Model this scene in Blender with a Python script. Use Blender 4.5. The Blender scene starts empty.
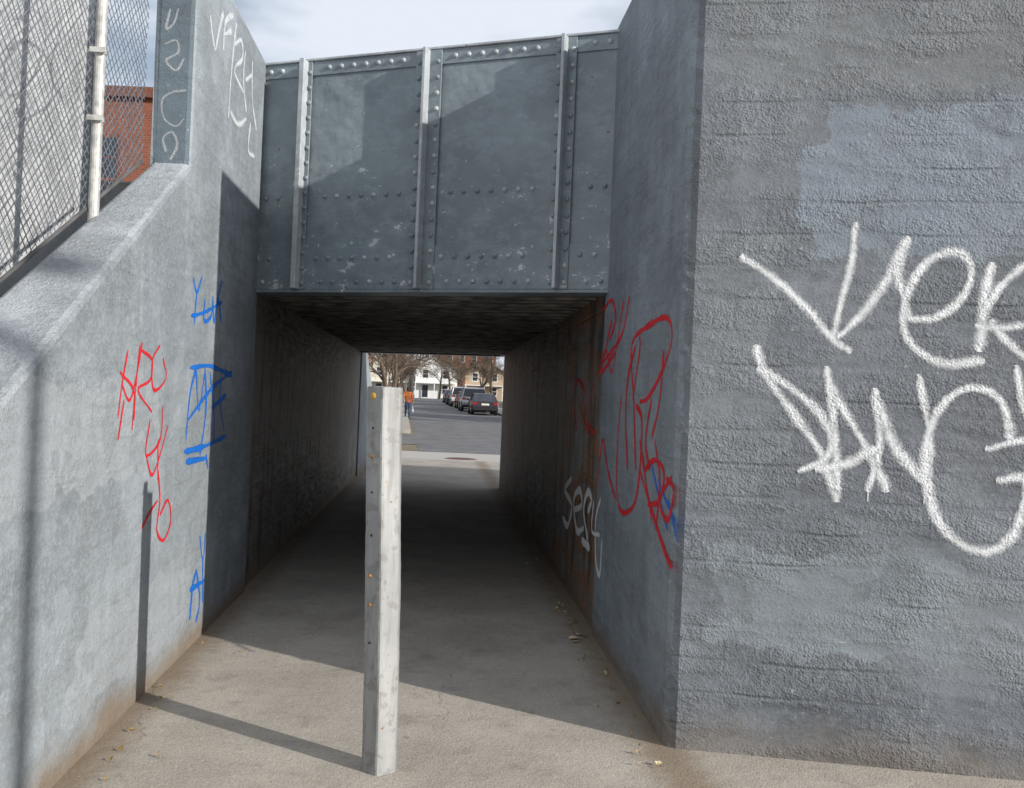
import bpy, bmesh, math, random
from mathutils import Vector, Matrix, noise
random.seed(7)
S=bpy.context.scene
S.view_settings.view_transform='Standard'; S.view_settings.look='None'; S.view_settings.exposure=0
COL=S.collection
# ------------------------------------------------------------ survey frame
H0=1.6; FP=1000.0; TH=math.radians(2.4); CT,ST=math.cos(TH),math.sin(TH)
def ray(px,py):
    dx,dy=px-512.0,py-398.0
    return Vector(((dx*CT+dy*ST)/FP,1.0,-(-dx*ST+dy*CT)/FP))
def L(y): return -1.44-.075*y
def R(y): return 1.128-.075*y
def gz(y): return 0.0 if y<28 else (.009*(min(y,130)-28))
# ------------------------------------------------------------ node helper
class NB:
    def __init__(s,name):
        s.m=bpy.data.materials.new(name); s.m.use_nodes=True; s.t=s.m.node_tree; s.t.nodes.clear()
        s.out=s.t.nodes.new('ShaderNodeOutputMaterial'); s.tc=s.t.nodes.new('ShaderNodeTexCoord')
        s.co=s.tc.outputs['Object']
    def n(s,k,**kw):
        x=s.t.nodes.new('ShaderNode'+k)
        for a,b in kw.items(): setattr(x,a,b)
        return x
    def set(s,sock,v):
        if isinstance(v,bpy.types.NodeSocket): s.t.links.new(v,sock)
        elif isinstance(v,(tuple,list)) and sock.type=='RGBA': sock.default_value=(*v[:3],1)
        else: sock.default_value=v
    def ma(s,op,a,b=None,c=None,clamp=False):
        x=s.n('Math',operation=op,use_clamp=clamp); s.set(x.inputs[0],a)
        if b is not None: s.set(x.inputs[1],b)
        if c is not None: s.set(x.inputs[2],c)
        return x.outputs[0]
    def mix(s,f,a,b,bt='MIX'):
        x=s.n('Mix',data_type='RGBA',blend_type=bt); s.set(x.inputs[0],f); s.set(x.inputs[6],a); s.set(x.inputs[7],b); return x.outputs[2]
    def noise(s,scale,detail=3,rough=.55,vec=None,dist=0,stretch=None):
        v=vec or s.co
        if stretch:
            mp=s.n('Mapping'); s.t.links.new(v,mp.inputs[0]); mp.inputs['Scale'].default_value=stretch; v=mp.outputs[0]
        x=s.n('TexNoise'); s.t.links.new(v,x.inputs['Vector']); x.inputs['Scale'].default_value=scale
        x.inputs['Detail'].default_value=detail; x.inputs['Roughness'].default_value=rough; x.inputs['Distortion'].default_value=dist
        return x.outputs['Fac']
    def step(s,v,a,b):
        x=s.n('MapRange',interpolation_type='SMOOTHSTEP'); s.set(x.inputs[0],v); x.inputs[1].default_value=a; x.inputs[2].default_value=b
        return x.outputs[0]
    def xyz(s):
        x=s.n('SeparateXYZ'); s.t.links.new(s.co,x.inputs[0]); return x.outputs
    def bump(s,h,st,dist,prev=None):
        x=s.n('Bump'); s.set(x.inputs['Height'],h); x.inputs['Strength'].default_value=st; x.inputs['Distance'].default_value=dist
        if prev is not None: s.t.links.new(prev,x.inputs['Normal'])
        return x.outputs[0]
    def fin(s,col,rough=.8,norm=None,metal=0,alpha=None,spec=.3):
        b=s.n('BsdfPrincipled'); s.set(b.inputs['Base Color'],col); s.set(b.inputs['Roughness'],rough); s.set(b.inputs['Metallic'],metal)
        b.inputs['Specular IOR Level'].default_value=spec
        if norm is not None: s.t.links.new(norm,b.inputs['Normal'])
        if alpha is not None: s.set(b.inputs['Alpha'],alpha)
        s.t.links.new(b.outputs[0],s.out.inputs[0]); return s.m
def simple(name,col,rough=.7,metal=0,var=.2,scale=6,spec=.3):
    b=NB(name); f=b.noise(scale,2)
    c=b.mix(b.step(f,.3,.7),tuple(x*(1-var) for x in col),tuple(min(1,x*(1+var)) for x in col))
    return b.fin(c,rough,None,metal,spec=spec)
def wallbump(b,board,grainst=.6):
    """one combined height field, in metres"""
    x,y,z=b.xyz()
    mid=b.noise(3.0,2,.6,stretch=(.6,.6,1.7))
    g2=b.noise(32,2,.75,stretch=(1,1,1.2)); g1=b.noise(110,0,.6)
    zz=b.ma('ADD',z,b.ma('MULTIPLY',mid,.05))
    fr=b.ma('FRACT',b.ma('DIVIDE',zz,.152))
    line=b.ma('MULTIPLY',b.step(b.ma('ABSOLUTE',b.ma('SUBTRACT',fr,.5)),.40,.5),b.step(b.ma('ADD',mid,b.ma('MULTIPLY',g2,.25)),.56,.78))
    pits=b.step(g2,.69,.75)
    amp=b.ma('MULTIPLY_ADD',b.step(mid,.34,.62),.8*grainst,.22*grainst)
    h=b.ma('MULTIPLY',mid,.020)
    h=b.ma('MULTIPLY_ADD',b.ma('MULTIPLY',g2,amp),.0100,h)
    h=b.ma('MULTIPLY_ADD',b.ma('MULTIPLY',g1,amp),.0040,h)
    h=b.ma('MULTIPLY_ADD',line,-.0045*board,h)
    return b.bump(h,1.0,1.0),line,pits,g2,g1,mid
def wallmat(name,c,board=.5,grain=.6,patches=(),dirt=1.0,streak=.15,brown=0,chips=.5,rough=.55):
    b=NB(name); x,y,z=b.xyz()
    n1,line,pits,g2,g1,mid=wallbump(b,board,grain)
    big=b.noise(1.1,3,.7); col=b.mix(b.step(big,.32,.68),tuple(k*.80 for k in c),tuple(k*1.18 for k in c))
    wn=b.noise(2.0,3,.7); wob=b.ma('MULTIPLY',b.ma('SUBTRACT',wn,.5),.8)
    for (u0,u1,z0,z1,ax,pc,f) in patches:
        a=b.ma('ADD',(x if ax=='x' else y),wob); zz=b.ma('ADD',z,b.ma('MULTIPLY',wob,.5))
        m=b.ma('MULTIPLY',b.ma('MULTIPLY',b.step(a,u0-.012,u0+.012),b.step(a,u1+.012,u1-.012)),b.ma('MULTIPLY',b.step(zz,z0-.01,z0+.01),b.step(zz,z1+.01,z1-.01)))
        col=b.mix(b.ma('MULTIPLY',m,f),col,pc)
    col=b.mix(b.ma('MULTIPLY',b.step(big,.545,.555),.30),col,tuple(k*1.35 for k in c))
    col=b.mix(b.ma('MULTIPLY',b.step(wn,.43,.42),.32),col,tuple(k*.66 for k in c))
    st=b.step(b.noise(5,2,.6,stretch=(1.5,1.5,.18)),.45,.75)
    col=b.mix(b.ma('MULTIPLY',st,streak),col,(.10,.09,.08))
    col=b.mix(b.ma('MULTIPLY',b.step(g2,.40,.66),.30),col,tuple(k*1.5 for k in c))
    col=b.mix(b.ma('MULTIPLY',b.step(g1,.56,.68),.28),col,tuple(k*.5 for k in c))
    col=b.mix(b.ma('MULTIPLY',line,.15),col,tuple(k*.45 for k in c))
    if chips: col=b.mix(b.ma('MULTIPLY',pits,chips),col,(.46,.47,.47))
    if brown:
        bs=b.step(b.ma('ADD',mid,b.ma('MULTIPLY',b.ma('SUBTRACT',wn,.5),.9)),.42,.58)
        near=b.step(y,12,7.2); rs=b.ma('MULTIPLY_ADD',b.step(x,-1.9,-.8),.8,.2)
        col=b.mix(b.ma('MULTIPLY',b.ma('MULTIPLY',b.ma('MULTIPLY',bs,brown),rs),b.ma('MULTIPLY_ADD',near,.75,.25)),col,(.28,.135,.06))
        bs=b.step(b.ma('ADD',b.ma('MULTIPLY',st,.40),b.ma('MULTIPLY',wn,.85)),.48,.70)
        col=b.mix(b.ma('MULTIPLY',bs,.75),col,(.05,.046,.042))
    if dirt:
        dm=b.ma('MULTIPLY',b.step(b.ma('ADD',z,b.ma('MULTIPLY',wob,.35)),.22,0.0),dirt)
        col=b.mix(b.ma('MULTIPLY',dm,.8),col,(.20,.145,.09))
    return b.fin(col,b.ma('ADD',rough-.05,b.ma('MULTIPLY',g2,.35)),n1,spec=.35)
m_right=wallmat('right_wall_paint',(.152,.167,.186),1.0,.95,patches=[(1.35,9,2.28,3.0,'x',(.198,.235,.275),.9),(.9,9,3.08,5,'x',(.17,.178,.182),.6),(-1,1.25,1.2,2.4,'x',(.215,.232,.25),.5),(.9,2.1,.5,.95,'x',(.215,.248,.272),.75),(1.25,3.2,1.15,2.15,'x',(.128,.138,.155),.6),(1.3,3,-1,.33,'x',(.10,.11,.127),.75),(2.0,5,.45,.9,'x',(.20,.22,.238),.6)],dirt=.5,streak=.12)
m_left=wallmat('left_wall_paint',(.25,.28,.305),.25,.6,patches=[(3.2,5.2,1.15,1.6,'y',(.33,.355,.38),.7),(4.0,6.0,.2,.6,'y',(.32,.34,.36),.6),(4.8,6.2,1.7,2.4,'y',(.20,.235,.265),.55),(2.6,4.2,.5,1.0,'y',(.205,.235,.255),.6)],dirt=1,streak=.14)
m_coping=wallmat('coping_paint',(.31,.335,.36),0,1.0,dirt=0,streak=.05)
m_inner=wallmat('tunnel_wall',(.185,.185,.18),.7,.7,dirt=1,streak=.35,brown=.9,rough=.40)
m_side_p=wallmat('portal_side_paint',(.20,.232,.262),.35,.8,patches=[(4,6.4,.9,2.1,'y',(.24,.272,.305),.6),(3,5.4,.0,.5,'y',(.15,.17,.19),.7)],dirt=.8,streak=.25,brown=0)
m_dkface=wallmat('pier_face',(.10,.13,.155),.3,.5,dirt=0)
m_soil=simple('soil',(.10,.08,.055),.95,0,.4,3)
m_ceil=simple('ceiling_steel',(.22,.20,.18),.7,0,.5,5)
def steel(name,c,chip=1):
    b=NB(name); x,y,z=b.xyz()
    big=b.noise(1.6,3,.6)
    col=b.mix(b.step(big,.3,.7),tuple(k*.84 for k in c),tuple(k*1.16 for k in c))
    hz=b.step(z,3.55,3.1)
    f1=b.noise(5.5,5,.76,stretch=(1,1,1.5)); th=b.ma('SUBTRACT',.70,b.ma('MULTIPLY',hz,.080*chip))
    cl=b.step(big,.42,.54)
    th=b.ma('SUBTRACT',th,b.ma('MULTIPLY',b.ma('SUBTRACT',cl,1.0),.05))
    th=b.ma('ADD',th,-.015*chip)
    fl=b.ma('GREATER_THAN',f1,th)
    f2=b.noise(24,2,.75); sm=b.ma('GREATER_THAN',f2,b.ma('SUBTRACT',.735,b.ma('MULTIPLY',hz,.035)))
    col=b.mix(b.ma('MULTIPLY',b.step(f1,.46,.60),.3),col,tuple(k*1.6 for k in c))
    col=b.mix(fl,col,(.52,.55,.57)); col=b.mix(sm,col,(.48,.50,.50))
    ru=b.ma('GREATER_THAN',b.ma('MULTIPLY',f1,b.ma('ADD',f2,.5)),.735); col=b.mix(ru,col,(.15,.08,.05))
    h=b.ma('MULTIPLY_ADD',fl,-.002,b.ma('MULTIPLY',b.noise(4,2,.6),.022)); h=b.ma('MULTIPLY_ADD',f2,.0025,h)
    return b.fin(col,.40,b.bump(h,1,1),spec=.5)
m_steel=steel('girder_paint',(.19,.23,.255)); m_steel2=steel('stiffener_paint',(.38,.41,.43),.6)
# ------------------------------------------------------------ mesh helpers
def obj(name,verts,faces,mats,mi=None,parent=None,smooth=False,uv=None,bevel=0):
    me=bpy.data.meshes.new(name); me.from_pydata([tuple(v) for v in verts],[],faces); me.update()
    for m in (mats if isinstance(mats,(list,tuple)) else [mats]): me.materials.append(m)
    if mi:
        for p,i in zip(me.polygons,mi): p.material_index=i
    if smooth:
        for p in me.polygons: p.use_smooth=True
    if uv:
        ul=me.uv_layers.new(name='UVMap')
        for lp in me.loops: ul.data[lp.index].uv=uv[lp.vertex_index]
    o=bpy.data.objects.new(name,me); COL.objects.link(o)
    if parent: o.parent=parent
    if bevel:
        bm=bmesh.new(); bm.from_mesh(me); bmesh.ops.recalc_face_normals(bm,faces=bm.faces); bm.to_mesh(me); bm.free()
        md=o.modifiers.new('bev','BEVEL'); md.width=bevel; md.segments=2; md.limit_method='ANGLE'
    return o
def empty(name,loc=(0,0,0),rz=0):
    o=bpy.data.objects.new(name,None); o.location=loc; o.rotation_euler[2]=rz; COL.objects.link(o); return o
class MB:
    def __init__(s): s.v=[]; s.f=[]; s.mi=[]
    def add(s,v,f,mi=0):
        k=len(s.v); s.v+= [tuple(a) for a in v]; s.f+=[tuple(i+k for i in q) for q in f]; s.mi+=[mi]*len(f)
    def box(s,o,u,n,w,a,mi=0):
        (u0,u1,n0,n1,w0,w1)=a
        p=[o+u*i+n*j+w*k for k in (w0,w1) for j in (n0,n1) for i in (u0,u1)]
        s.add(p,[(0,2,3,1),(4,5,7,6),(0,1,5,4),(2,6,7,3),(0,4,6,2),(1,3,7,5)],mi)
    def bx(s,x0,x1,y0,y1,z0,z1,mi=0):
        s.box(Vector((0,0,0)),Vector((1,0,0)),Vector((0,1,0)),Vector((0,0,1)),(x0,x1,y0,y1,z0,z1),mi)
    def prism(s,fp,z0,z1,mi=0):
        n=len(fp); zt=z1 if isinstance(z1,(list,tuple)) else [z1]*n
        v=[(x,y,z0) for x,y in fp]+[(x,y,zt[i]) for i,(x,y) in enumerate(fp)]
        f=[tuple(range(n))[::-1],tuple(range(n,2*n))]+[(i,(i+1)%n,n+(i+1)%n,n+i) for i in range(n)]
        s.add(v,f,mi)
    def tube(s,p0,p1,r0,r1,n=6,mi=0,cap=False):
        p0,p1=Vector(p0),Vector(p1); d=(p1-p0)
        if d.length<1e-6: return
        d.normalize(); a=d.orthogonal().normalized(); b=d.cross(a)
        v=[p+(a*math.cos(t)+b*math.sin(t))*r for p,r in((p0,r0),(p1,r1)) for t in [2*math.pi*i/n for i in range(n)]]
        f=[(i,(i+1)%n,n+(i+1)%n,n+i) for i in range(n)]
        if cap: f+=[tuple(range(n))[::-1],tuple(range(n,2*n))]
        s.add(v,f,mi)
    def dome(s,c,nrm,r,h=None,mi=0):
        h=h or r*.7; nrm=Vector(nrm).normalized(); a=nrm.orthogonal().normalized(); b=nrm.cross(a); c=Vector(c)
        v=[];N=8
        for k,(rr,hh) in enumerate(((1,0),(.85,.55),(.45,.92))):
            v+=[c+(a*math.cos(6.2832*i/N)+b*math.sin(6.2832*i/N))*r*rr+nrm*h*hh for i in range(N)]
        v.append(c+nrm*h)
        f=[(k*N+i,k*N+(i+1)%N,(k+1)*N+(i+1)%N,(k+1)*N+i) for k in range(2) for i in range(N)]+[(2*N+i,2*N+(i+1)%N,3*N) for i in range(N)]
        s.add(v,f,mi)
    def make(s,name,mats,parent=None,smooth=False,bevel=0):
        return obj(name,s.v,s.f,mats,s.mi,parent,smooth,None,bevel)
Z=Vector((0,0,1))
# ------------------------------------------------------------ ground
def groundmat(name,c1,c2,rough=.9,stain=(.08,.07,.06),dirtband=False):
    b=NB(name); x,y,z=b.xyz()
    big=b.noise(1.3,3,.7); fine=b.noise(110,1,.7); m2=b.noise(5,3,.7)
    col=b.mix(b.step(big,.3,.7),c1,c2)
    col=b.mix(b.ma('MULTIPLY',b.step(fine,.5,.72),.35),col,tuple(k*.5 for k in c1))
    col=b.mix(b.ma('MULTIPLY',b.step(fine,.42,.3),.35),col,tuple(min(1,k*1.5) for k in c2))
    col=b.mix(b.ma('MULTIPLY',b.step(m2,.54,.70),.22),col,stain)
    if dirtband:
        dl=b.ma('SUBTRACT',x,b.ma('ADD',-1.44,b.ma('MULTIPLY',y,-.075)))
        dr=b.ma('SUBTRACT',b.ma('ADD',1.128,b.ma('MULTIPLY',y,-.075)),x)
        dd=b.ma('MINIMUM',b.ma('ABSOLUTE',dl),b.ma('ABSOLUTE',dr))
        dd=b.ma('ADD',dd,b.ma('MULTIPLY',b.ma('SUBTRACT',m2,.5),.3))
        col=b.mix(b.ma('MULTIPLY',b.step(dd,.24,.02),.65),col,(.18,.12,.065))
        gs=b.n('TexVoronoi'); b.t.links.new(b.co,gs.inputs['Vector']); gs.inputs['Scale'].default_value=3.2
        col=b.mix(b.ma('MULTIPLY',b.step(gs.outputs['Distance'],.05,.04),.35),col,(.09,.08,.075))
        vm=b.n('VectorMath',operation='ADD'); b.t.links.new(b.co,vm.inputs[0]); cv=b.n('CombineXYZ'); b.set(cv.inputs[0],b.ma('MULTIPLY',m2,.3)); b.set(cv.inputs[1],b.ma('MULTIPLY',big,.6)); b.t.links.new(cv.outputs[0],vm.inputs[1])
        ve=b.n('TexVoronoi',feature='DISTANCE_TO_EDGE'); b.t.links.new(vm.outputs[0],ve.inputs['Vector']); ve.inputs['Scale'].default_value=.4
        col=b.mix(b.ma('MULTIPLY',b.ma('MULTIPLY',b.step(ve.outputs['Distance'],.003,.0005),.4),b.step(big,.46,.56)),col,(.09,.07,.055))
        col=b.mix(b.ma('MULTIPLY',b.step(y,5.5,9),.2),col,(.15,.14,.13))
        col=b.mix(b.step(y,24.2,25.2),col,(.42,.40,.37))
    return b.fin(col,rough,b.bump(b.ma('MULTIPLY_ADD',fine,.0035,b.ma('MULTIPLY',m2,.006)),1,1),spec=.25)
m_ground=groundmat('dry_ground',(.16,.13,.09),(.24,.20,.14))
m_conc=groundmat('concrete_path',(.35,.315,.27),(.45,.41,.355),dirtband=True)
m_asph=groundmat('asphalt',(.13,.13,.135),(.19,.19,.192),stain=(.07,.07,.07))
m_side=groundmat('sidewalk_concrete',(.34,.32,.29),(.44,.42,.38))
ys=[-600,0,28,60,90,130,1500]
def sheet(name,xl,xr,yl,mat,dz):
    v=[];f=[]
    for i,y in enumerate(yl):
        v+=[(xl(y),y,gz(y)+dz),(xr(y),y,gz(y)+dz)]
        if i: k=2*i; f.append((k-2,k-1,k+1,k))
    return obj(name,v,f,mat)
sheet('ground',lambda y:-900,lambda y:900,ys,m_ground,0)
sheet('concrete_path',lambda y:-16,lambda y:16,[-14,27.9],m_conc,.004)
def CL(y): return -2.05-.11*(y-69)     # parked-car line of the street beyond
yy=[28,40,60,80,100,130,260]
sheet('asphalt_road',lambda y:CL(y)-5.0,lambda y:CL(y)+1.15,yy,m_asph,.006)
sheet('cross_street_road',lambda y:-60,lambda y:60,[31,37],m_asph,.010)
for nm,a,c in (('sidewalk',1.3,3.4),('sidewalk',-8.0,-5.15)):
    mb=MB()
    for i in range(len(yy)-1):
        y0,y1=yy[i],yy[i+1]
        if y0<38: y0=38
        v=[(CL(y)+q,y,gz(y)+h) for h in (0,.13) for y,q in ((y0,a),(y0,c),(y1,c),(y1,a))]
        mb.add(v,[(4,5,6,7),(0,1,5,4),(3,7,6,2),(0,4,7,3),(1,2,6,5)])
    mb.make(nm,m_side)
m_rust=simple('rusty_iron',(.15,.095,.07),.8,.2,.4,20)
p=Vector((0,0,H0))+ray(461,459)*(H0/-ray(461,459).z)
mb=MB(); mb.tube((p.x,p.y,.006),(p.x,p.y,.012),.34,.34,24,cap=True); mb.tube((p.x,p.y,.006),(p.x,p.y,.014),.42,.38,24)
for i in range(-3,4): mb.bx(p.x-.22,p.x+.22,p.y+i*.08-.02,p.y+i*.08+.02,.012,.016)
mb.make('manhole_cover',m_rust)
# ------------------------------------------------------------ right abutment (rough, spalled arris)
u=Vector((.949,-.144,0)).normalized(); sv=Vector((-.075,1,0)).normalized()
c0=Vector((R(4.66),4.66,0)); c1=c0+u*10
nf=Vector((u.y,-u.x,0)).normalized()
if nf.y>0: nf=-nf
A=c0+u*.05; C=c0+sv*.05; B2=(12,8.5); D=(R(6.86),6.86); K=110
V=[];F=[]
rnd=random.Random(4)
for k in range(K+1):
    z=-.2+(4.35)*k/K; j=abs(noise.noise(Vector((0,3.1,z*2.2))))*.03+abs(noise.noise(Vector((5,0,z*14))))*.018
    if rnd.random()<.05: j+=.012
    Bp=c0+(u+sv).normalized()*(.016+j)
    V+=[(A.x,A.y,z),(Bp.x,Bp.y,z),(C.x,C.y,z)]
for k in range(K): a=3*k; F+=[(a,a+3,a+4,a+1),(a+1,a+4,a+5,a+2)]
n0=len(V); V+=[(c1.x,c1.y,-.2),(c1.x,c1.y,4.15),(B2[0],B2[1],-.2),(B2[0],B2[1],4.15),(D[0],D[1],-.2),(D[0],D[1],4.15)]
F+=[tuple([3*k for k in range(K+1)][::-1])+(n0,n0+1), tuple([3*k+2 for k in range(K+1)])+(n0+5,n0+4),(n0,n0+2,n0+3,n0+1),(n0+2,n0+4,n0+5,n0+3),(3*K,3*K+1,3*K+2,n0+5,n0+3,n0+1)]
mi=[0,1]*K+[0,1,0,0,0]
ra=obj('concrete_abutment_wall',V,F,[m_right,m_side_p],mi)
bm=bmesh.new(); bm.from_mesh(ra.data); bmesh.ops.recalc_face_normals(bm,faces=bm.faces); bm.to_mesh(ra.data); bm.free()
mb=MB(); mb.prism([(R(6.8)+.03,6.8),(12.1,8),(14,15.5),(R(17.6)+.03,17.6)],-.2,3.95)
mb.make('tunnel_side_wall',m_inner,bevel=.02)
# left abutment + wing wall: one pour, sloping coping
def cop(y): return 2.83-.57*(5.61-y)
y0=.9
side=[(y0,-.2),(5.61,-.2),(7.86,-.2),(7.86,4.15),(5.61,4.15),(5.61,2.83),(y0,cop(y0))]
def bk(y): return -2.085 if y<=5.62 else -2.085-(y-5.61)*.29
V=[(L(y),y,z) for y,z in side]+[(bk(y),y,z) for y,z in side]; n=7
F=[tuple(range(n)),(n+6,n+5,n+1,n),(n+5,n+4,n+3,n+2,n+1)]+[(i,n+i,n+(i+1)%n,(i+1)%n) for i in range(n)]
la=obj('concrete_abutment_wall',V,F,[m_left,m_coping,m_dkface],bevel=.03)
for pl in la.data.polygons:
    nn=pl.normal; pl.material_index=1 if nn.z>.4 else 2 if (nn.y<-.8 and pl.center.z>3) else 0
mb=MB(); mb.prism([(L(7.8)-.03,7.8),(-2.7,7.9),(-14,9.5),(-16,20.5),(L(18.9)-.03,18.9)],-.2,3.2)
mb.make('tunnel_side_wall',m_inner,bevel=.02)
mb=MB(); mb.prism([(L(18.92),18.92),(L(22.5),22.5),(L(22.5)-.4,22.5),(L(18.92)-.4,18.92)],-.2,[2.9,1.6,1.6,2.9])
mb.make('wing_wall',m_left,bevel=.02)
mb=MB(); mb.prism([(-2.1,y0),(-2.1,5.6),(-2.75,7.8),(-14,9.4),(-16,y0)],-.1,[.2,1.5,2.7,2.7,.3])
mb.make('embankment',m_soil)
# ------------------------------------------------------------ girder
G0=Vector((R(6.79)+.002,6.79,2.35)); G1=Vector((L(7.81),7.81,2.35)); gu=(G1-G0); GL=gu.length; gu.normalize(); gn=Vector((-gu.y,gu.x,0))
if gn.y>0: gn=-gn
HG=1.76
def girder(name,G0,gu,gn,GL,mat):
    root=empty(name); mb=MB()
    mb.box(G0,gu,gn,Z,(-.06,GL+.06,-.014,0,.0,HG))
    mb.box(G0,gu,gn,Z,(-.06,GL+.06,-.15,.028,HG,HG+.018),1)
    mb.box(G0,gu,gn,Z,(-.06,GL+.06,0,.012,HG-.11,HG-.001))
    mb.box(G0,gu,gn,Z,(-.06,GL+.06,0,.012,.012,.33))
    mb.box(G0,gu,gn,Z,(-.06,GL+.06,-.2,.03,-.012,.010))
    sts=(.1264,.498,.862)
    for k,s_ in enumerate(sts):
        uu=s_*GL; w=(.075,.105,.045)[k]
        mb.box(G0,gu,gn,Z,(uu-w,uu+w,.012,.024,.013,HG-.003))
        mb.box(G0,gu,gn,Z,(uu-.012,uu+.012,.024,.108,.0125,HG-.004),1)
        if k==2: mb.box(G0,gu,gn,Z,(uu-.03,uu+.012,.108,.12,.0126,HG-.0045),1)
    mb.make('web_and_stiffeners',[mat,m_steel2],root,bevel=.004)
    rv=MB()
    def rr(a,n,z,mi=0): rv.dome(G0+gu*a+gn*n+Z*z,gn,.0195,.017,mi)
    a=.05
    while a<GL:
        if all(abs(a-s_*GL)>.14 for s_ in sts):
            rr(a,.012,HG-.055,1); rr(a,.012,.07,int(random.random()<.2))
            rr(a+.05,.012,.25,int(random.random()<.2))
            rr(a,.0,.72,int(random.random()<.25))
        a+=.105
    for k,s_ in enumerate(sts):
        w=(.05,.075,.028)[k]; z=.06
        while z<HG-.05:
            if k<2 : rr(s_*GL-w,.024,z,int(random.random()<.4)); rr(s_*GL+w,.024,z+.0,int(random.random()<.4))
            else: rr(s_*GL-w,.024,z)
            z+=.115
    rv.make('rivets',[mat,m_steel2],root,smooth=True)
    return root
girder('steel_bridge_girder',G0,gu,gn,GL,m_steel)
F1=Vector((L(19.0),19.0,2.35)); F0=Vector((R(18.15),18.15,2.35)); fu=(F0-F1); FL=fu.length; fu.normalize(); fn=Vector((-fu.y,fu.x,0))
if fn.y<0: fn=-fn
girder('steel_bridge_girder',F1,fu,fn,FL,m_steel)
st=G0+gu*(.470*GL)+gn*.0135+Z*.155; mb=MB(); mb.box(st,gu,gn,Z,(-.03,.03,0,.002,-.03,.03),0); mb.box(st,gu,gn,Z,(-.018,.018,.002,.003,-.018,.018),1)
mb.make('sticker',[simple('sticker_white',(.7,.68,.66)),simple('sticker_red',(.45,.06,.05))])
root=empty('bridge_deck')
mb=MB(); g0=G0-gn*.02; g1=G1-gn*.02
mb.prism([(g0.x+.3,g0.y-.1),(g1.x-.3,g1.y+.1),(F1.x-.3,F1.y-.1),(F0.x+.3,F0.y-.1)],2.47,3.3)
mb.make('deck_slab',m_ceil,root)
mb=MB(); N=38
for i in range(N):
    t=(i+.5)/N; a=g0.lerp(F0,t); b=g1.lerp(F1,t); d=(b-a).normalized(); q=Vector((-d.y,d.x,0)); a=a-d*.1; l=(b-a).length+.1
    o=Vector((a.x,a.y,0)); mb.box(o,d,q,Z,(0,l,-.07,.07,2.352+random.uniform(0,.012),2.48))
mb.make('floor_beams',m_ceil,root,bevel=.008)
# ------------------------------------------------------------ steel post (rolled section, folded along its middle)
b=NB('galvanised_steel')
n9=b.noise(6,3,.6,stretch=(1,1,.25)); n26=b.noise(40,2,.7,stretch=(1,1,.12))
c=b.mix(b.step(n9,.35,.65),(.28,.285,.285),(.38,.385,.38))
c=b.mix(b.ma('MULTIPLY',b.step(n26,.50,.68),.4),c,(.21,.20,.18))
c=b.mix(b.ma('MULTIPLY',b.step(b.noise(18,3,.6),.56,.62),.4),c,(.17,.16,.15))
c=b.mix(b.ma('GREATER_THAN',b.noise(24,3,.7),.70),c,(.25,.12,.05))
m_galv=b.fin(c,.6,b.bump(b.noise(40,2,.7),.3,.003),.35,spec=.4)
root=empty('steel_post'); PB=Vector((-.495,4.20,0)); PT=Vector((-.535,4.20,1.625))
prof=[(-.071,.078),(-.0735,.035),(-.073,.022),(-.067,.012),(-.045,-.004),(-.020,-.022),(-.008,-.030),(.000,-.0325),(.008,-.029),(.030,-.014),(.056,.006),(.067,.014),(.072,.022),(.073,.035),(.070,.078)]
inner=[(x*.90,y+.008) for x,y in prof]; inner[0]=(-.064,.078); inner[-1]=(.064,.078)
ring=prof+inner[::-1]; n=len(ring); V=[];F=[]
K=80
for k in range(K+1):
    s_=-.1+(1.1)*k/K; c=PB.lerp(PT,s_)
    for i,(x,y) in enumerate(ring):
        jag=random.uniform(-.0006,.0006)+(.0022*noise.noise(Vector((x*20,0,s_*9))))
        V.append((c.x+x+jag+.003*math.sin(s_*5),c.y+y+jag,c.z+(random.uniform(-.005,.003) if k==K else 0)))
for k in range(K):
    for i in range(n): j=(i+1)%n; F.append((k*n+i,k*n+j,(k+1)*n+j,(k+1)*n+i))
half=len(prof)
for base in (0,K*n):
    for i in range(half-1): F.append((base+i,base+i+1,base+n-2-i,base+n-1-i))
obj('post_channel',V,F,m_galv,parent=root)
m_or=simple('bolt_rust',(.38,.17,.05),.85,0,.5,90); m_hole=simple('hole_dark',(.03,.02,.015),.9); m_yel=simple('reflector_yellow',(.50,.30,.05),.5)
mb=MB()
for i,z in enumerate((1.585,1.33,.83,.71)):
    c=PB.lerp(PT,z/1.625); mb.dome((c.x-.046,c.y-.0045,z),(-.6,-.8,0),(.016,.010,.009,.008)[i],.007,1 if i==0 else 0)
mb.make('rusty_bolts',[m_or,m_yel],root,smooth=True)
mb=MB()
for z in (1.45,1.18,1.0,.55): c=PB.lerp(PT,z/1.625); mb.dome((c.x-.045,c.y-.006,z),(-.6,-.8,0),.006,.003)
mb.make('bolt_holes',m_hole,root)
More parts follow.
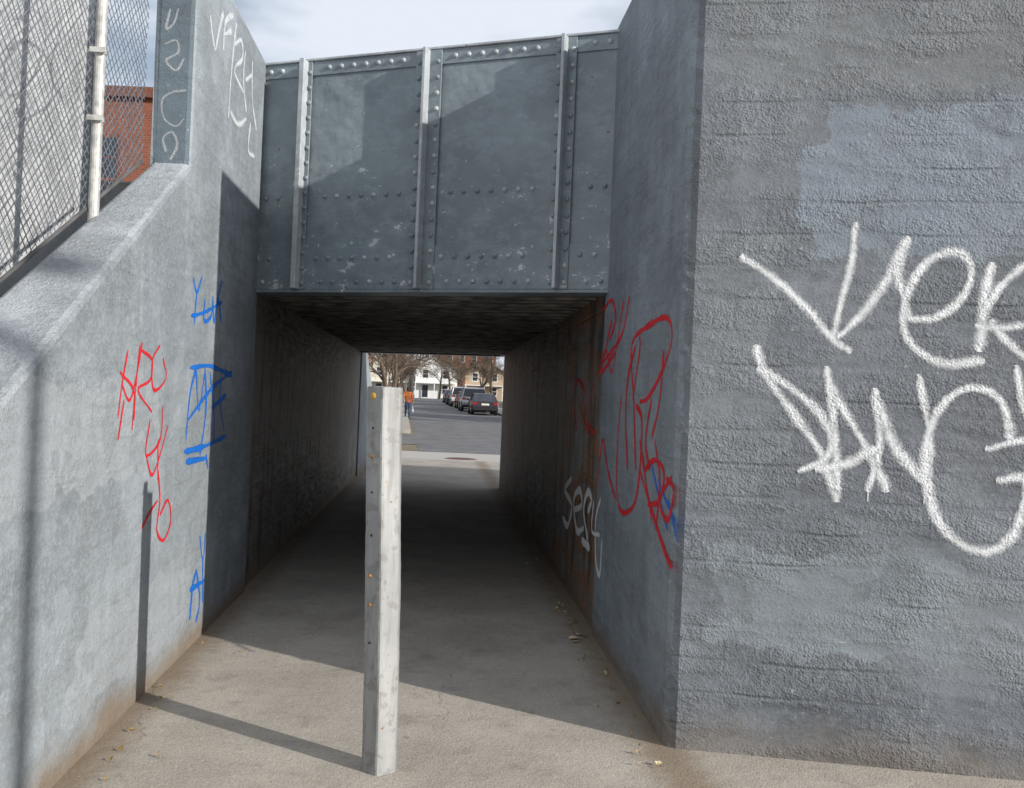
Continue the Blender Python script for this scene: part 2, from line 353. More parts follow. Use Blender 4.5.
# ------------------------------------------------------------ chain link fence
m_wire=simple('fence_wire',(.22,.25,.29),.5,.4,.2,20)
m_pipe=simple('fence_pipe',(.46,.46,.44),.5,.2,.25,20)
root=empty('chain_link_fence'); mb=MB(); FX=-2.11; top=5.3; ya,yb=1.8,5.56; pit=.056
def zb(y): return cop(y)+.03
for sg in (1,-1):
    for k in range(-190,190):
        c=k*pit; lo=hi=None
        for j in range(0,190):
            y=ya+(yb-ya)*j/189; z=sg*y+c
            if zb(y)<=z<=top:
                if lo is None: lo=y
                hi=y
        if lo is None or hi-lo<.02: continue
        ns_=max(1,int((hi-lo)/.16))
        for q in range(ns_):
            a_=lo+(hi-lo)*q/ns_; b_=lo+(hi-lo)*(q+1)/ns_
            mb.tube((FX+.003*sg*(1 if q%2 else -1),a_,sg*a_+c),(FX+.003*sg*(-1 if q%2 else 1),b_,sg*b_+c),.0026,.0026,3)
mb.make('mesh_wires',m_wire,root)
mb=MB()
for y in (4.87,2.3):
    mb.tube((FX+.035,y,zb(y)-.15),(FX+.035,y,5.4),.026,.026,14,cap=True)
    for z in (zb(y)+.42,zb(y)+.75,zb(y)+1.35): mb.tube((FX+.035,y,z),(FX+.035,y,z+.025),.031,.031,14,cap=True); mb.bx(FX-.0,FX+.075,y-.045,y-.028,z,z+.025)
mb.make('posts',m_pipe,root,smooth=False)
mb=MB(); mb.tube((FX,ya,zb(ya)),(FX,yb,zb(yb)),.010,.010,8); mb.tube((FX,ya,top),(FX,yb,top),.02,.02,8)
mb.make('rails',simple('dark_rail',(.10,.10,.10)),root)
m_pale=wallmat('pale_render',(.48,.49,.50),.2,.4,patches=[(2,9,1.5,2.8,'y',(.56,.56,.56),.5)],dirt=0,streak=.12)
mb=MB(); mb.prism([(-2.58,.5),(-2.625,6.25),(-2.85,6.25),(-2.8,.5)],0,6.5); mb.make('painted_panel_wall',m_pale,bevel=.01)
# ------------------------------------------------------------ spray paint tags
def spray(name,col,soft=2.2,op=.92):
    b=NB(name); uv=b.n('SeparateXYZ'); b.t.links.new(b.tc.outputs['UV'],uv.inputs[0])
    d=b.ma('SUBTRACT',1.0,b.ma('ABSOLUTE',b.ma('SUBTRACT',b.ma('MULTIPLY',uv.outputs[1],2.0),1.0)))
    n1,_,_,g2,g,mid=wallbump(b,.3,1.0)
    a=b.ma('MULTIPLY',d,soft); a=b.ma('SUBTRACT',a,b.ma('MULTIPLY',g,.9)); a=b.ma('SUBTRACT',a,b.ma('MULTIPLY',g2,1.1)); a=b.ma('ADD',a,b.ma('MULTIPLY',b.ma('SUBTRACT',mid,.5),1.2)); a=b.ma('ADD',a,.42,clamp=True)
    c=b.mix(b.step(g,.3,.7),tuple(k*.8 for k in col),col)
    return b.fin(c,.6,n1,alpha=b.ma('MULTIPLY',a,op))
m_white=spray('white_spray',(.76,.78,.80),1.9,.93); m_red=spray('red_spray',(.70,.025,.035),3.2); m_blue=spray('blue_spray',(.012,.17,.66),3.0)
m_fadew=spray('faded_white_spray',(.66,.70,.73),2.2)
PL={'left':(Vector((L(0),0,0)),Vector((1,.075,0)).normalized()),
    'rin':(Vector((R(0),0,0)),Vector((-1,-.075,0)).normalized()),
    'rin2':(Vector((R(0)+.03,0,0)),Vector((-1,-.075,0)).normalized()),
    'rf':(c0.copy(),nf.copy()),
    'dk':(Vector((-2,5.61,0)),Vector((0,-1,0))),
    'pale':(Vector((-2.58,.5,0)),Vector((5.75,.045,0)).normalized())}
def tag(name,plane,mat,strokes,w,drips=0):
    O,N=PL[plane]
    if (Vector((0,0,0))-O).dot(N)<0: N=-N
    V=[];F=[];UV=[]; cam=Vector((0,0,H0)); rd=random.Random(len(strokes)+int(w*1000))
    lines=[]
    for st in strokes:
        pts=[]
        for (px,py) in st:
            r=ray(px,py); t=(O-cam).dot(N)/r.dot(N); pts.append(cam+r*t)
        lines.append((pts,w))
        for _ in range(drips):
            if rd.random()<.3:
                q=rd.choice(pts); l=rd.uniform(.04,.10); lines.append(([q,q-Z*l*.5,q-Z*l],w*.2))
    for si,(pts,w_) in enumerate(lines):
        P=[pts[0]*2-pts[1]]+pts+[pts[-1]*2-pts[-2]]; C=[]
        for i in range(1,len(P)-2):
            for k in range(7):
                t=k/7; a,b_,c_,d_=P[i-1],P[i],P[i+1],P[i+2]
                C.append(.5*((2*b_)+(c_-a)*t+(2*a-5*b_+4*c_-d_)*t*t+(3*b_-a-3*c_+d_)*t**3))
        C.append(pts[-1]); n=len(C); k0=len(V)
        for i,p_ in enumerate(C):
            tg=(C[min(i+1,n-1)]-C[max(i-1,0)])
            if tg.length<1e-6: tg=Vector((0,0,1))
            sd=tg.normalized().cross(N); ww=w_*(.9+.5*noise.noise(p_*5+Vector((si*3,0,0))))*(.6 if i in(0,n-1) else 1)
            o=N*(.0012+.00008*si+.0003*i/n)
            V+= [p_+sd*ww/2+o,p_-sd*ww/2+o]; UV+=[(i*.1,0),(i*.1,1)]
            if i: k=k0+2*i; F.append((k-2,k-1,k+1,k))
    return obj(name,V,F,mat,uv=UV)
tag('white_graffiti','rf',m_white,[
 [(740,256),(760,268),(785,287),(810,312),(834,340),(852,352)],
 [(833,338),(842,300),(852,262),(856,222)],
 [(838,338),(864,312),(888,278),(908,236)],
 [(908,238),(898,270),(905,300),(910,318)],
 [(902,318),(935,318),(962,298),(972,270),(958,252),(930,260),(910,288),(903,322),(915,348),(945,364),(985,360)],
 [(992,262),(985,300),(980,352)],[(984,312),(1003,284),(1030,262)],[(975,326),(1000,328),(1035,324)],[(990,320),(1012,346),(1040,368)],
 [(755,345),(768,378),(792,412),(818,448),(830,478),(838,502)],
 [(757,368),(785,384),(815,408),(832,436),(826,458),(798,472)],
 [(838,502),(836,450),(832,400),(826,366)],[(828,385),(850,420),(872,458),(888,492)],[(815,470),(850,462),(878,446)],
 [(868,492),(880,440),(874,388)],[(876,400),(896,448),(925,482)],[(925,484),(930,440),(918,374)],
 [(1012,440),(1000,400),(972,388),(945,402),(928,436),(926,478),(938,520),(962,545),(990,551),(1012,536),(1022,508),(1024,478),(996,482)],
 [(985,450),(1012,442),(1030,440)],[(1016,365),(1022,400),(1030,420)]],.086,1)
RED=[[(599,378),(606,350),(612,372),(618,340),(624,300)],[(604,362),(622,335),(630,295)],
 [(636,470),(634,400),(632,345),(650,325),(668,318),(672,340),(662,372),(648,398),(640,402)],
 [(622,395),(618,440),(617,490),(622,512),(634,505),(640,470),(642,420),(636,405)],
 [(664,350),(660,400),(652,438)],[(633,400),(640,350),(640,335)],
 [(598,480),(603,440),(608,470),(616,500)],[(645,470),(655,460),(664,472),(660,500),(648,505)],
 [(640,470),(652,510),(663,545),(672,568)],[(666,478),(674,490),(668,520),(660,500),(672,476)],[(640,440),(652,520)],
 [(655,440),(660,480),(656,530)],[(612,320),(606,350),(602,372),(616,352)],
 [(636,345),(628,380),(626,420),(628,470)],[(652,398),(646,440),(650,470)],[(604,310),(612,300),(616,318),(610,340)]]
tag('red_graffiti','rin',m_red,RED,.050)
tag('red_graffiti','rin2',m_red,[[(577,430),(574,400),(578,380),(585,392),(582,410),(590,435)],[(594,380),(588,420),(596,435)]],.05)
tag('blue_graffiti','rin',m_blue,[[(652,465),(660,500),(668,530)],[(658,480),(672,515)],[(668,500),(678,540)]],.04)
m_ps=spray('pale_spray',(.82,.85,.87),4.0)
tag('white_graffiti','rin2',m_ps,[
 [(572,478),(565,490),(572,505),(568,525),(563,518)],[(574,510),(582,505),(580,490),(574,500),(577,530),(584,528)],
 [(588,512),(592,500),(588,492),(584,510),(588,540)],[(582,540),(590,548)]],.085)
tag('white_graffiti','rin',m_ps,[[(601,498),(596,520),(596,560),(600,574),(602,540)],[(594,500),(592,530),(600,535)]],.06)
tag('red_graffiti','left',m_red,[
 [(118,418),(122,385),(128,350)],[(122,385),(130,400),(138,368),(142,342)],[(140,345),(136,385),(134,420)],[(141,350),(152,360),(150,380),(138,390),(152,412)],
 [(160,345),(152,362),(154,390),(166,378),(163,358)],[(118,440),(124,400)],[(150,420),(146,455),(160,440),(163,405)],
 [(146,455),(152,475),(160,455),(168,425)],[(158,480),(158,440)],[(120,372),(134,392),(132,430)],
 [(160,515),(168,500),(171,520),(164,540),(157,530),(160,500),(158,470)],[(142,528),(150,512),(158,500)]],.030)
tag('blue_graffiti','left',m_blue,[
 [(193,278),(197,292),(202,276)],[(197,290),(194,325)],[(205,298),(204,320),(211,316),(213,296)],[(213,300),(214,322),(218,300),(221,322)],[(191,316),(205,312),(222,302)],[(222,280),(217,300)]],.044)
tag('blue_graffiti','left',m_blue,[
 [(186,440),(190,395),(196,368)],[(196,368),(199,410),(205,370)],[(205,368),(206,410),(200,455)],[(210,372),(214,410),(214,440)],[(222,368),(220,400),(224,430)],[(212,408),(226,395)],
 [(184,452),(205,446),(226,436)],[(186,462),(206,458)],[(188,420),(212,388),(232,372)],[(190,368),(210,366),(232,376)],[(206,455),(208,468)]],.050)
tag('blue_graffiti','left',m_blue,[[(200,535),(203,560),(206,532)],[(190,620),(193,585),(197,570)],[(197,572),(200,600),(196,622)],[(203,560),(203,602)],[(190,590),(205,580)]],.048)
tag('white_graffiti','left',m_fadew,[
 [(210,14),(212,34),(215,48),(219,28),(223,12)],[(223,50),(225,22),(233,14)],[(224,34),(231,30)],[(236,22),(233,50),(230,84),(228,118)],[(234,44),(241,40),(242,58),(234,70),(243,92)],
 [(245,50),(243,80),(246,112)],[(245,80),(252,74)],[(252,60),(252,100),(256,130)],[(230,112),(238,124),(246,118)],[(250,122),(248,150),(254,156)]],.080,1)
tag('white_graffiti','dk',spray('thin_white_spray',(.5,.53,.56),1.9,.7),[
 [(170,8),(166,28),(174,22),(178,8)],[(164,44),(176,40),(178,52),(166,60),(176,70),(184,58)],
 [(186,90),(172,92),(162,100),(164,118),(176,126),(184,118)],[(166,152),(163,138),(172,132),(177,145),(170,160)]],.028)
tag('grey_graffiti','pale',spray('grey_spray',(.30,.30,.31),1.5,.7),[[(14,20),(35,10),(45,40),(30,80),(8,95),(5,60),(22,40),(48,60),(50,100),(25,120)],[(60,30),(50,70),(62,100)]],.05)
# ------------------------------------------------------------ street lamp (behind the photographer, its shadow falls on the wing wall)
mb=MB(); q=Vector((L(3.6)+.843*11.5,3.6-.539*11.5,0))
mb.tube(q,q+Z*6.8,.075,.05,14,cap=True); mb.tube(q,q+Z*.35,.13,.12,14,cap=True); mb.tube(q+Z*6.7,q+Vector((1.6,-.6,7.3)),.035,.03,8,cap=True)
mb.tube(q+Vector((1.5,-.55,7.27)),q+Vector((2.1,-.8,7.3)),.09,.12,10,cap=True)
mb.make('street_lamp',simple('lamp_grey',(.3,.3,.3),.5,.5))
# ------------------------------------------------------------ litter
m_leaf=simple('dry_leaf',(.30,.20,.07),.8,0,.3,30); m_paper=simple('paper',(.6,.50,.30),.8)
mb=MB()
def leaf(x,y,r,mi):
    a=random.uniform(0,6.28); k=[]
    for i in range(6):
        t=a+i*1.047; rr=r*random.uniform(.6,1.1); k.append((x+math.cos(t)*rr,y+math.sin(t)*rr*.7,.012+random.uniform(0,.018)))
    mb.add(k+[(x,y,.014)],[(i,(i+1)%6,6) for i in range(6)],mi)
for i in range(90):
    y=random.uniform(3.8,14); x=R(y)-abs(random.gauss(0,.09))-.04; leaf(x,y,random.uniform(.006,.018),random.choice((0,0,0,1)))
for i in range(30):
    y=random.uniform(3,12); x=L(y)+abs(random.gauss(0,.12))+.03; leaf(x,y,random.uniform(.006,.016),0)
for px,py,r in ((573,640,.045),(580,636,.04),(586,638,.035),(575,643,.03),(596,655,.014),(612,690,.012),(120,752,.02),(240,655,.01)):
    rr=ray(px,py); pp=rr*(H0/-rr.z); leaf(pp.x,pp.y,r,0 if r<.03 else 1)
mb.make('litter_leaves',[m_leaf,m_paper])
# ------------------------------------------------------------ trees
m_bark=simple('bark',(.10,.075,.055),.9,0,.3,3)
def treemesh(seed,h):
    rnd=random.Random(seed); mb=MB()
    def br(p,d,l,r,lev):
        segs=3 if lev<3 else 2; q=p; dd=d.copy(); rr=r
        for i in range(segs):
            dd=(dd+Vector((rnd.gauss(0,.13),rnd.gauss(0,.13),rnd.gauss(.04,.08)))).normalized()
            q2=q+dd*l/segs; r2=rr*.8; mb.tube(q,q2,rr,r2,7 if lev<2 else 3)
            if lev<4 and (i>0 or lev>0):
                for c in range(2 if lev<3 else 3):
                    a=rnd.uniform(0,6.28); s=dd.orthogonal().normalized(); s=Matrix.Rotation(a,3,dd)@s
                    br(q2,(dd*rnd.uniform(.5,1.0)+s*rnd.uniform(.6,1.0)+Vector((0,0,.25))).normalized(),l*rnd.uniform(.52,.75),max(r2*.62,.013),lev+1)
            q=q2; rr=r2
    br(Vector((0,0,0)),Vector((0,0,1)),h*.42,h*.022,0)
    me=bpy.data.meshes.new('bare_tree_mesh'); me.from_pydata(mb.v,[],mb.f); me.materials.append(m_bark); return me
TM=[treemesh(3,9),treemesh(11,8),treemesh(23,10)]
def tree(x,y,i,s=1):
    o=bpy.data.objects.new('bare_tree',TM[i%3]); o.location=(x,y,gz(y)-.05); o.rotation_euler[2]=random.uniform(0,6.28); o.scale=(s,s,s); COL.objects.link(o)
for k,y in enumerate((50,60,72,86,98,118,140)): tree(CL(y)+2.2,y,k,random.uniform(.7,.9))
for k,y in enumerate((46,60,76,92,112,135)): tree(CL(y)-6.0,y,k+1,random.uniform(.7,.95))
for x,y in ((-22,60),(-27,75),(12,62),(16,80),(-9,148),(-16,152),(-20,160),(-25,150),(-5,158),(-34,170),(-12,165)): tree(x,y,int(x)%3,1.1)
ux=CL(70)+1.75; mb=MB(); mb.tube((ux,70,.3),(ux,70,9.5),.15,.11,10,cap=True); mb.bx(ux-1.1,ux+1.1,69.9,70.02,8.6,8.75)
for dx in (-1,-.5,.5,1): mb.tube((ux+dx,69.96,8.75),(ux+dx,69.96,8.95),.04,.03,6,cap=True)
mb.make('utility_pole',simple('pole_wood',(.32,.27,.21),.9))
# ------------------------------------------------------------ houses
m_glass=simple('window_glass',(.03,.035,.045),.15,0,.3,2,.6); m_trim=simple('white_trim',(.7,.7,.68))
def brick(name,c):
    b=NB(name); x=b.n('TexBrick')
    mp=b.n('Mapping'); mp.inputs['Rotation'].default_value=(math.pi/2,0,0); b.t.links.new(b.co,mp.inputs[0]); b.t.links.new(mp.outputs[0],x.inputs[0])
    x.inputs['Scale'].default_value=3; x.inputs['Color1'].default_value=(*c,1); x.inputs['Color2'].default_value=(*[k*.7 for k in c],1); x.inputs['Mortar'].default_value=(.25,.2,.17,1); x.inputs['Mortar Size'].default_value=.012
    return b.fin(x.outputs[0],.9)
m_brick=brick('red_brick',(.26,.085,.05)); m_cream=simple('cream_siding',(.62,.58,.48),.8,0,.1); m_whitew=simple('white_siding',(.72,.72,.70),.8,0,.08); m_roof=simple('roof_shingle',(.12,.11,.11),.9)
m_tan=simple('tan_siding',(.40,.31,.22),.8,0,.1)
def house(name,x,y,w,dp,h,mat,gable=True,rz=0,fl=2,trim=None):
    r=empty(name,(x,y,gz(y)),rz); mb=MB(); mb.bx(-w/2,w/2,0,dp,0,h); mb.make('walls',mat,r)
    mb=MB()
    if gable:
        e=.35; rh=w*.38
        v=[(-w/2-e,-e,h-.1),(0,-e,h+rh),(w/2+e,-e,h-.1),(-w/2-e,dp+e,h-.1),(0,dp+e,h+rh),(w/2+e,dp+e,h-.1)]
        v+=[(a,b,c-.2) for a,b,c in v]
        mb.add(v,[(0,1,4,3),(1,2,5,4),(6,9,10,7),(7,10,11,8),(0,6,7,1),(1,7,8,2),(3,4,10,9),(4,5,11,10),(0,3,9,6),(2,8,11,5)])
        mb.make('roof',m_roof,r)
        g=MB(); g.add([(-w/2,.01,h-.02),(w/2,.01,h-.02),(0,.01,h+rh-.22)],[(0,1,2)]); g.make('gable',mat,r)
        g=MB(); g.bx(w*.18,w*.18+.5,dp*.5,dp*.5+.5,h+.5,h+rh+.6); g.make('chimney',m_brick,r)
    else:
        mb.bx(-w/2-.2,w/2+.2,-.2,dp+.2,h,h+.35); mb.make('cornice',trim or m_trim,r)
    mb=MB(); fr=MB(); nw=max(2,int(w/2.4))
    for f in range(fl):
        zc=1.0+f*(h/fl)
        for i in range(nw):
            xc=-w/2+w*(i+.5)/nw
            if f==0 and i==0: mb.bx(xc-.5,xc+.5,-.05,.02,.2,2.3); fr.bx(xc-.62,xc+.62,-.035,.02,.1,2.42); continue
            mb.bx(xc-.45,xc+.45,-.05,.02,zc,zc+1.35); fr.bx(xc-.57,xc+.57,-.035,.02,zc-.12,zc+1.47); fr.bx(xc-.45,xc+.45,-.06,-.045,zc+.65,zc+.7)
        for sd in (-1,1):
            for i in range(3):
                yc=dp*(i+.5)/3; a,b_=sorted((sd*(w/2-.02),sd*(w/2+.05))); mb.bx(a,b_,yc-.45,yc+.45,zc,zc+1.35)
                a,b_=sorted((sd*(w/2-.02),sd*(w/2+.035))); fr.bx(a,b_,yc-.57,yc+.57,zc-.12,zc+1.47)
    mb.make('windows',m_glass,r); fr.make('window_frames',trim or m_trim,r)
    if gable:
        pc=MB(); pc.bx(-w/2,w/2,-1.8,0,2.6,2.75); [pc.bx(q-.07,q+.07,-1.75,-1.6,0,2.6) for q in (-w/2+.2,0,w/2-.2)]; pc.make('porch',m_trim,r)
    return r
house('white_house',-13.5,175,7,10,5.2,m_whitew); house('cream_house',-22,178,7,10,5.6,m_cream)
house('tan_house',-5,180,7,10,5,m_tan); house('brick_building',-11,215,13,12,14,m_brick,False,0,4)
house('brick_building',-34,190,12,12,10,m_brick,False,0,3)
for y,m in ((50,m_tan),(70,m_whitew),(88,m_brick),(106,m_cream),(126,m_tan)): house('row_house',CL(y)+9.5+(2 if y==50 else 0),y,8,9,6,m,True,math.radians(-90+6))
for y,m in ((48,m_cream),(66,m_brick),(84,m_tan),(104,m_whitew),(124,m_brick)): house('row_house',CL(y)-14,y,8,9,6,m,True,math.radians(90+6))
house('brick_building',-14.2,34,12,10,11.2,m_brick,False,0,3,simple('brick_trim',(.16,.07,.05)))
mb=MB(); rnd=random.Random(5)
for i in range(1500):
    x=rnd.uniform(-140,120); y=rnd.uniform(230,300); hh=rnd.uniform(4,9)*(1+.4*noise.noise(Vector((x*.05,0,0))))
    for k in range(7):
        a=rnd.uniform(0,6.28); q=Vector((x+rnd.gauss(0,1),y+rnd.gauss(0,1),.9+hh*rnd.uniform(.2,.6))); mb.tube(q,q+Vector((math.cos(a)*2,math.sin(a)*2,hh*.45)),.09,.03,3)
mb.make('distant_tree_row',m_bark)
# ------------------------------------------------------------ cars
m_tyre=simple('tyre',(.02,.02,.02),.9); m_rim=simple('alloy',(.4,.4,.4),.4,.8); m_tail=simple('tail_lamp',(.35,.02,.015),.3); m_plate=simple('plate',(.6,.6,.5))
m_blk=simple('black_trim',(.02,.02,.02),.6)
def car(name,x,y,paint,kind='sedan'):
    r=empty(name,(x,y,gz(y)+.006),math.atan(.11)); pm=simple(name+'_paint',paint,.3,.3,.05,2,.6)
    if kind=='sedan':
        W=.88; low=[(-2.25,.35),(-2.3,.55),(-2.25,.9),(-2.1,.98),(-1.5,1.0),(1.0,.96),(1.9,.84),(2.2,.68),(2.25,.4),(2.15,.25),(-2.1,.25)]
        gh=[(-1.75,.98),(-1.05,1.40),(-.2,1.45),(.45,1.38),(1.25,.95)]; tw=.66
    else:
        W=.95; low=[(-2.3,.45),(-2.34,.7),(-2.28,1.1),(-1.5,1.14),(1.1,1.1),(2.1,1.0),(2.3,.8),(2.34,.5),(2.2,.35),(-2.2,.35)]
        gh=[(-2.22,1.12),(-2.02,1.72),(-.5,1.82),(.5,1.76),(1.25,1.1)]; tw=.76
    mb=MB(); n=len(low); rows=[(-W+.06,.97),(-W,1),(W,1),(W-.06,.97)]
    v=[(sx,py*sc,pz) for sx,sc in rows for py,pz in low]
    f=[tuple(range(n)),tuple(range(3*n,4*n))[::-1]]
    for k in range(3): f+=[(k*n+i,(k+1)*n+i,(k+1)*n+(i+1)%n,k*n+(i+1)%n) for i in range(n)]
    mb.add(v,f); mb.make('body',pm,r,bevel=.03)
    mb=MB(); n=len(gh); wd=[W-.06]+[tw]*(n-2)+[W-.06]
    v=[(-w,a,b) for (a,b),w in zip(gh,wd)]+[(w,a,b) for (a,b),w in zip(gh,wd)]
    mb.add(v,[tuple(range(n)),tuple(range(n,2*n))[::-1]]+[(i,i+n,i+1+n,i+1) for i in range(n-1)],0)
    mb.make('glasshouse',m_glass,r,bevel=.02)
    mb=MB(); v=[]; rf=gh[1:-1]
    for (a,b) in rf: v+=[(-tw-.01,a,b+.012),(tw+.01,a,b+.012),(-tw-.01,a,b-.035),(tw+.01,a,b-.035)]
    fs=[]
    for i in range(len(rf)-1): k=4*i; fs+=[(k,k+1,k+5,k+4),(k,k+4,k+6,k+2),(k+1,k+3,k+7,k+5)]
    fs+=[(0,2,3,1)]; mb.add(v,fs)
    for sx in (-1,1):
        for i in (0,len(gh)-2):
            (a0,b0),(a1,b1)=gh[i],gh[i+1]; mb.tube((sx*wd[i],a0,b0),(sx*wd[i+1],a1,b1),.035,.03,5)
        mb.tube((sx*(W-.05),-.1,gh[0][1]),(sx*tw,-.1,gh[2][1]-.02),.03,.03,5)
        mb.bx(*sorted((sx*W,sx*(W+.16))),.85,.97,gh[-1][1]+.0,gh[-1][1]+.13)
    mb.make('roof_and_pillars',pm,r)
    mb=MB(); wr=.32 if kind=='sedan' else .37
    for sx in (-1,1):
        for yy_ in (-1.4,1.4):
            mb.tube((sx*(W-.2),yy_,wr),(sx*(W+.012),yy_,wr),wr,wr,20,0,True); mb.tube((sx*(W+.011),yy_,wr),(sx*(W+.02),yy_,wr),wr*.62,wr*.55,12,1,True)
    mb.make('wheels',[m_tyre,m_rim],r)
    mb=MB(); yb=low[1][0]; zt=low[2][1]
    for sx in (-1,1): mb.bx(*sorted((sx*(W-.34),sx*(W-.03))),yb-.012,yb+.12,zt-.2,zt-.06,0)
    mb.bx(-.26,.26,yb-.015,yb+.1,zt-.25,zt-.12,1); mb.bx(-W+.04,W-.04,yb-.05,yb+.15,.33,.52,2)
    mb.bx(-W-.012,W+.012,-1.0,1.0,.30,.36,2)
    mb.make('lamps_plate_bumper',[m_tail,m_plate,m_blk],r,bevel=.01)
car('parked_car',CL(69)+.05,69,(.035,.03,.04)); car('parked_van',CL(77)-.1,77,(.5,.51,.53),'suv'); car('parked_car',CL(86),86,(.15,.03,.03)); car('parked_van',CL(93)-.1,93,(.6,.6,.6),'suv'); car('parked_car',CL(102)-.1,102,(.05,.08,.14)); car('parked_car',CL(112),112,(.3,.3,.3))
# ------------------------------------------------------------ pedestrian
def person(name,x,y,rz):
    r=empty(name,(x,y,gz(y)+.01),rz)
    J={'pel':(0,0,.93,.155),'wai':(0,0,1.05,.15),'che':(0,.0,1.27,.18),'nk0':(0,0,1.44,.10),'nk':(0,.01,1.50,.055),'hd0':(0,.02,1.57,.085),'hd1':(0,.02,1.66,.098),'hd2':(0,.015,1.73,.07),
       'hipL':(-.09,0,.88,.10),'knL':(-.10,.16,.50,.065),'anL':(-.10,.08,.09,.042),'toL':(-.11,.26,.05,.035),
       'hipR':(.09,0,.88,.10),'knR':(.10,-.02,.48,.065),'anR':(.10,-.30,.13,.042),'toR':(.11,-.18,.04,.035),
       'shL':(-.19,0,1.40,.075),'elL':(-.25,-.08,1.13,.055),'wrL':(-.25,.02,.90,.033),'haL':(-.25,.06,.80,.035),
       'shR':(.19,0,1.40,.075),'elR':(.26,-.02,1.12,.055),'wrR':(.27,.0,.87,.033),'haR':(.27,.02,.77,.035)}
    E=[('pel','wai'),('wai','che'),('che','nk0'),('nk0','nk'),('nk','hd0'),('hd0','hd1'),('hd1','hd2'),('pel','hipL'),('hipL','knL'),('knL','anL'),('anL','toL'),('pel','hipR'),('hipR','knR'),('knR','anR'),('anR','toR'),('che','shL'),('shL','elL'),('elL','wrL'),('wrL','haL'),('che','shR'),('shR','elR'),('elR','wrR'),('wrR','haR')]
    ks=list(J); me=bpy.data.meshes.new('sk'); me.from_pydata([J[k][:3] for k in ks],[(ks.index(a),ks.index(b)) for a,b in E],[])
    o=bpy.data.objects.new('tmp',me); COL.objects.link(o); md=o.modifiers.new('s','SKIN')
    for i,k in enumerate(ks):
        me.skin_vertices[0].data[i].radius=(J[k][3],J[k][3]*(.75 if k in('pel','wai','che') else 1)); me.skin_vertices[0].data[i].use_root=(k=='pel')
    o.modifiers.new('u','SUBSURF').levels=2
    dg=bpy.context.evaluated_depsgraph_get(); m2=bpy.data.meshes.new_from_object(o.evaluated_get(dg)); bpy.data.objects.remove(o)
    m2.materials.clear()
    for m in (simple('orange_jacket',(.45,.14,.045)),simple('blue_jeans',(.06,.09,.18)),simple('skin',(.45,.27,.19)),simple('dark_hair',(.04,.025,.02)),simple('shoe',(.03,.03,.03))): m2.materials.append(m)
    for p_ in m2.polygons:
        c=p_.center; p_.use_smooth=True
        p_.material_index=4 if c.z<.1 else 1 if (c.z<.90 and abs(c.x)<.21) else 2 if (c.z<.86) else 0 if c.z<1.49 else (3 if (c.z>1.62 and c.y<.06) or c.z>1.70 or c.y<-.0 else 2)
    b=bpy.data.objects.new('body',m2); COL.objects.link(b); b.parent=r
    mb=MB()
    for sx in (-1,1):
        for i in range(5):
            a=(-.028+.014*i); base=Vector((sx*.26,.03+a,.76))
            mb.tube(base,base+Vector((-sx*.008,.0,-.05 if i else -.02)),.009,.008,5); mb.tube(base+Vector((-sx*.008,0,-.05 if i else -.02)),base+Vector((-sx*.03,.0,-.08 if i else -.04)),.008,.006,5)
    mb.make('fingers',m2.materials[2],r)
    mb=MB(); cx,cy=.27,.02
    prof=[(.70,.02,.015),(.62,.10,.04),(.50,.15,.07),(.40,.15,.08),(.34,.11,.06)]; N=12; v=[]
    for z,a,b_ in prof: v+=[(cx+b_*math.cos(6.283*i/N),cy+a*math.sin(6.283*i/N)*(1+.08*math.sin(i*3)),z) for i in range(N)]
    mb.add(v,[(k*N+i,k*N+(i+1)%N,(k+1)*N+(i+1)%N,(k+1)*N+i) for k in range(4) for i in range(N)]+[tuple(range(4*N,5*N))]); mb.make('shopping_bag',m_trim,r,smooth=True)
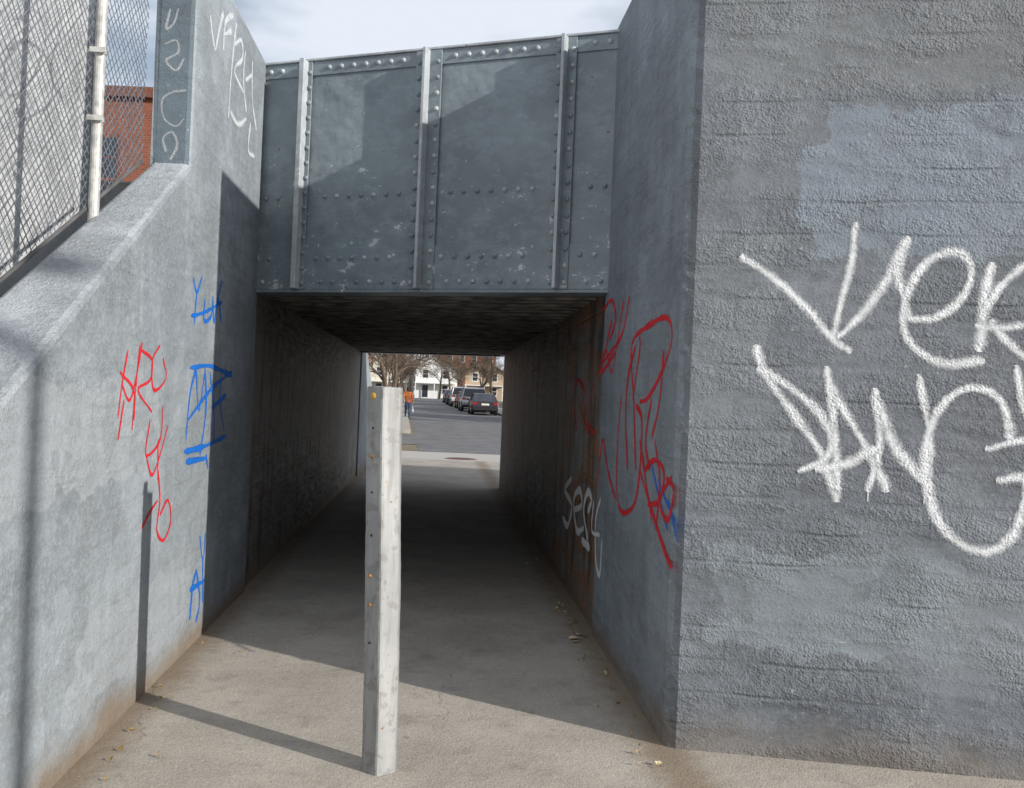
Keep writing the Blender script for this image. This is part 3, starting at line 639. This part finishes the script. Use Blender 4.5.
person('walking_man',ray(408,400).x*54,54,math.radians(5))
# ------------------------------------------------------------ light
sd=Vector((-.843,.539,-.364)).normalized()
sl=bpy.data.lights.new('sun','SUN'); sl.energy=5.0; sl.angle=math.radians(.6); sl.color=(1,.95,.88)
so=bpy.data.objects.new('sun',sl); so.rotation_euler=sd.to_track_quat('-Z','Y').to_euler(); COL.objects.link(so)
w=bpy.data.worlds.new('World'); S.world=w; w.use_nodes=True; nt=w.node_tree; bg=nt.nodes['Background']
sk=nt.nodes.new('ShaderNodeTexSky'); sk.sky_type='NISHITA'; sk.sun_disc=False; sk.sun_elevation=math.radians(20); sk.sun_rotation=math.radians(122.6)
tc=nt.nodes.new('ShaderNodeTexCoord'); mp=nt.nodes.new('ShaderNodeMapping'); mp.inputs['Scale'].default_value=(1,1,2.6); nt.links.new(tc.outputs['Generated'],mp.inputs[0])
nz=nt.nodes.new('ShaderNodeTexNoise'); nz.inputs['Scale'].default_value=4.5; nz.inputs['Detail'].default_value=4; nt.links.new(mp.outputs[0],nz.inputs[0])
cr=nt.nodes.new('ShaderNodeMapRange'); cr.interpolation_type='SMOOTHSTEP'; cr.inputs[1].default_value=.30; cr.inputs[2].default_value=.58; cr.inputs[3].default_value=.25; cr.inputs[4].default_value=1; nt.links.new(nz.outputs[0],cr.inputs[0])
mx=nt.nodes.new('ShaderNodeMix'); mx.data_type='RGBA'; nt.links.new(cr.outputs[0],mx.inputs[0]); nt.links.new(sk.outputs[0],mx.inputs[6]); mx.inputs[7].default_value=(8.0,8.6,9.6,1)
nt.links.new(mx.outputs[2],bg.inputs[0]); bg.inputs[1].default_value=.1
# ------------------------------------------------------------ camera
cd=bpy.data.cameras.new('camera'); cd.sensor_width=36; cd.lens=FP/1024*36; cd.clip_end=3000; cd.clip_start=.05
co=bpy.data.objects.new('camera',cd); co.matrix_world=Matrix.Translation((0,0,H0))@Matrix.Rotation(math.radians(90)+.004,4,'X')@Matrix.Rotation(TH,4,'Z'); COL.objects.link(co); S.camera=co
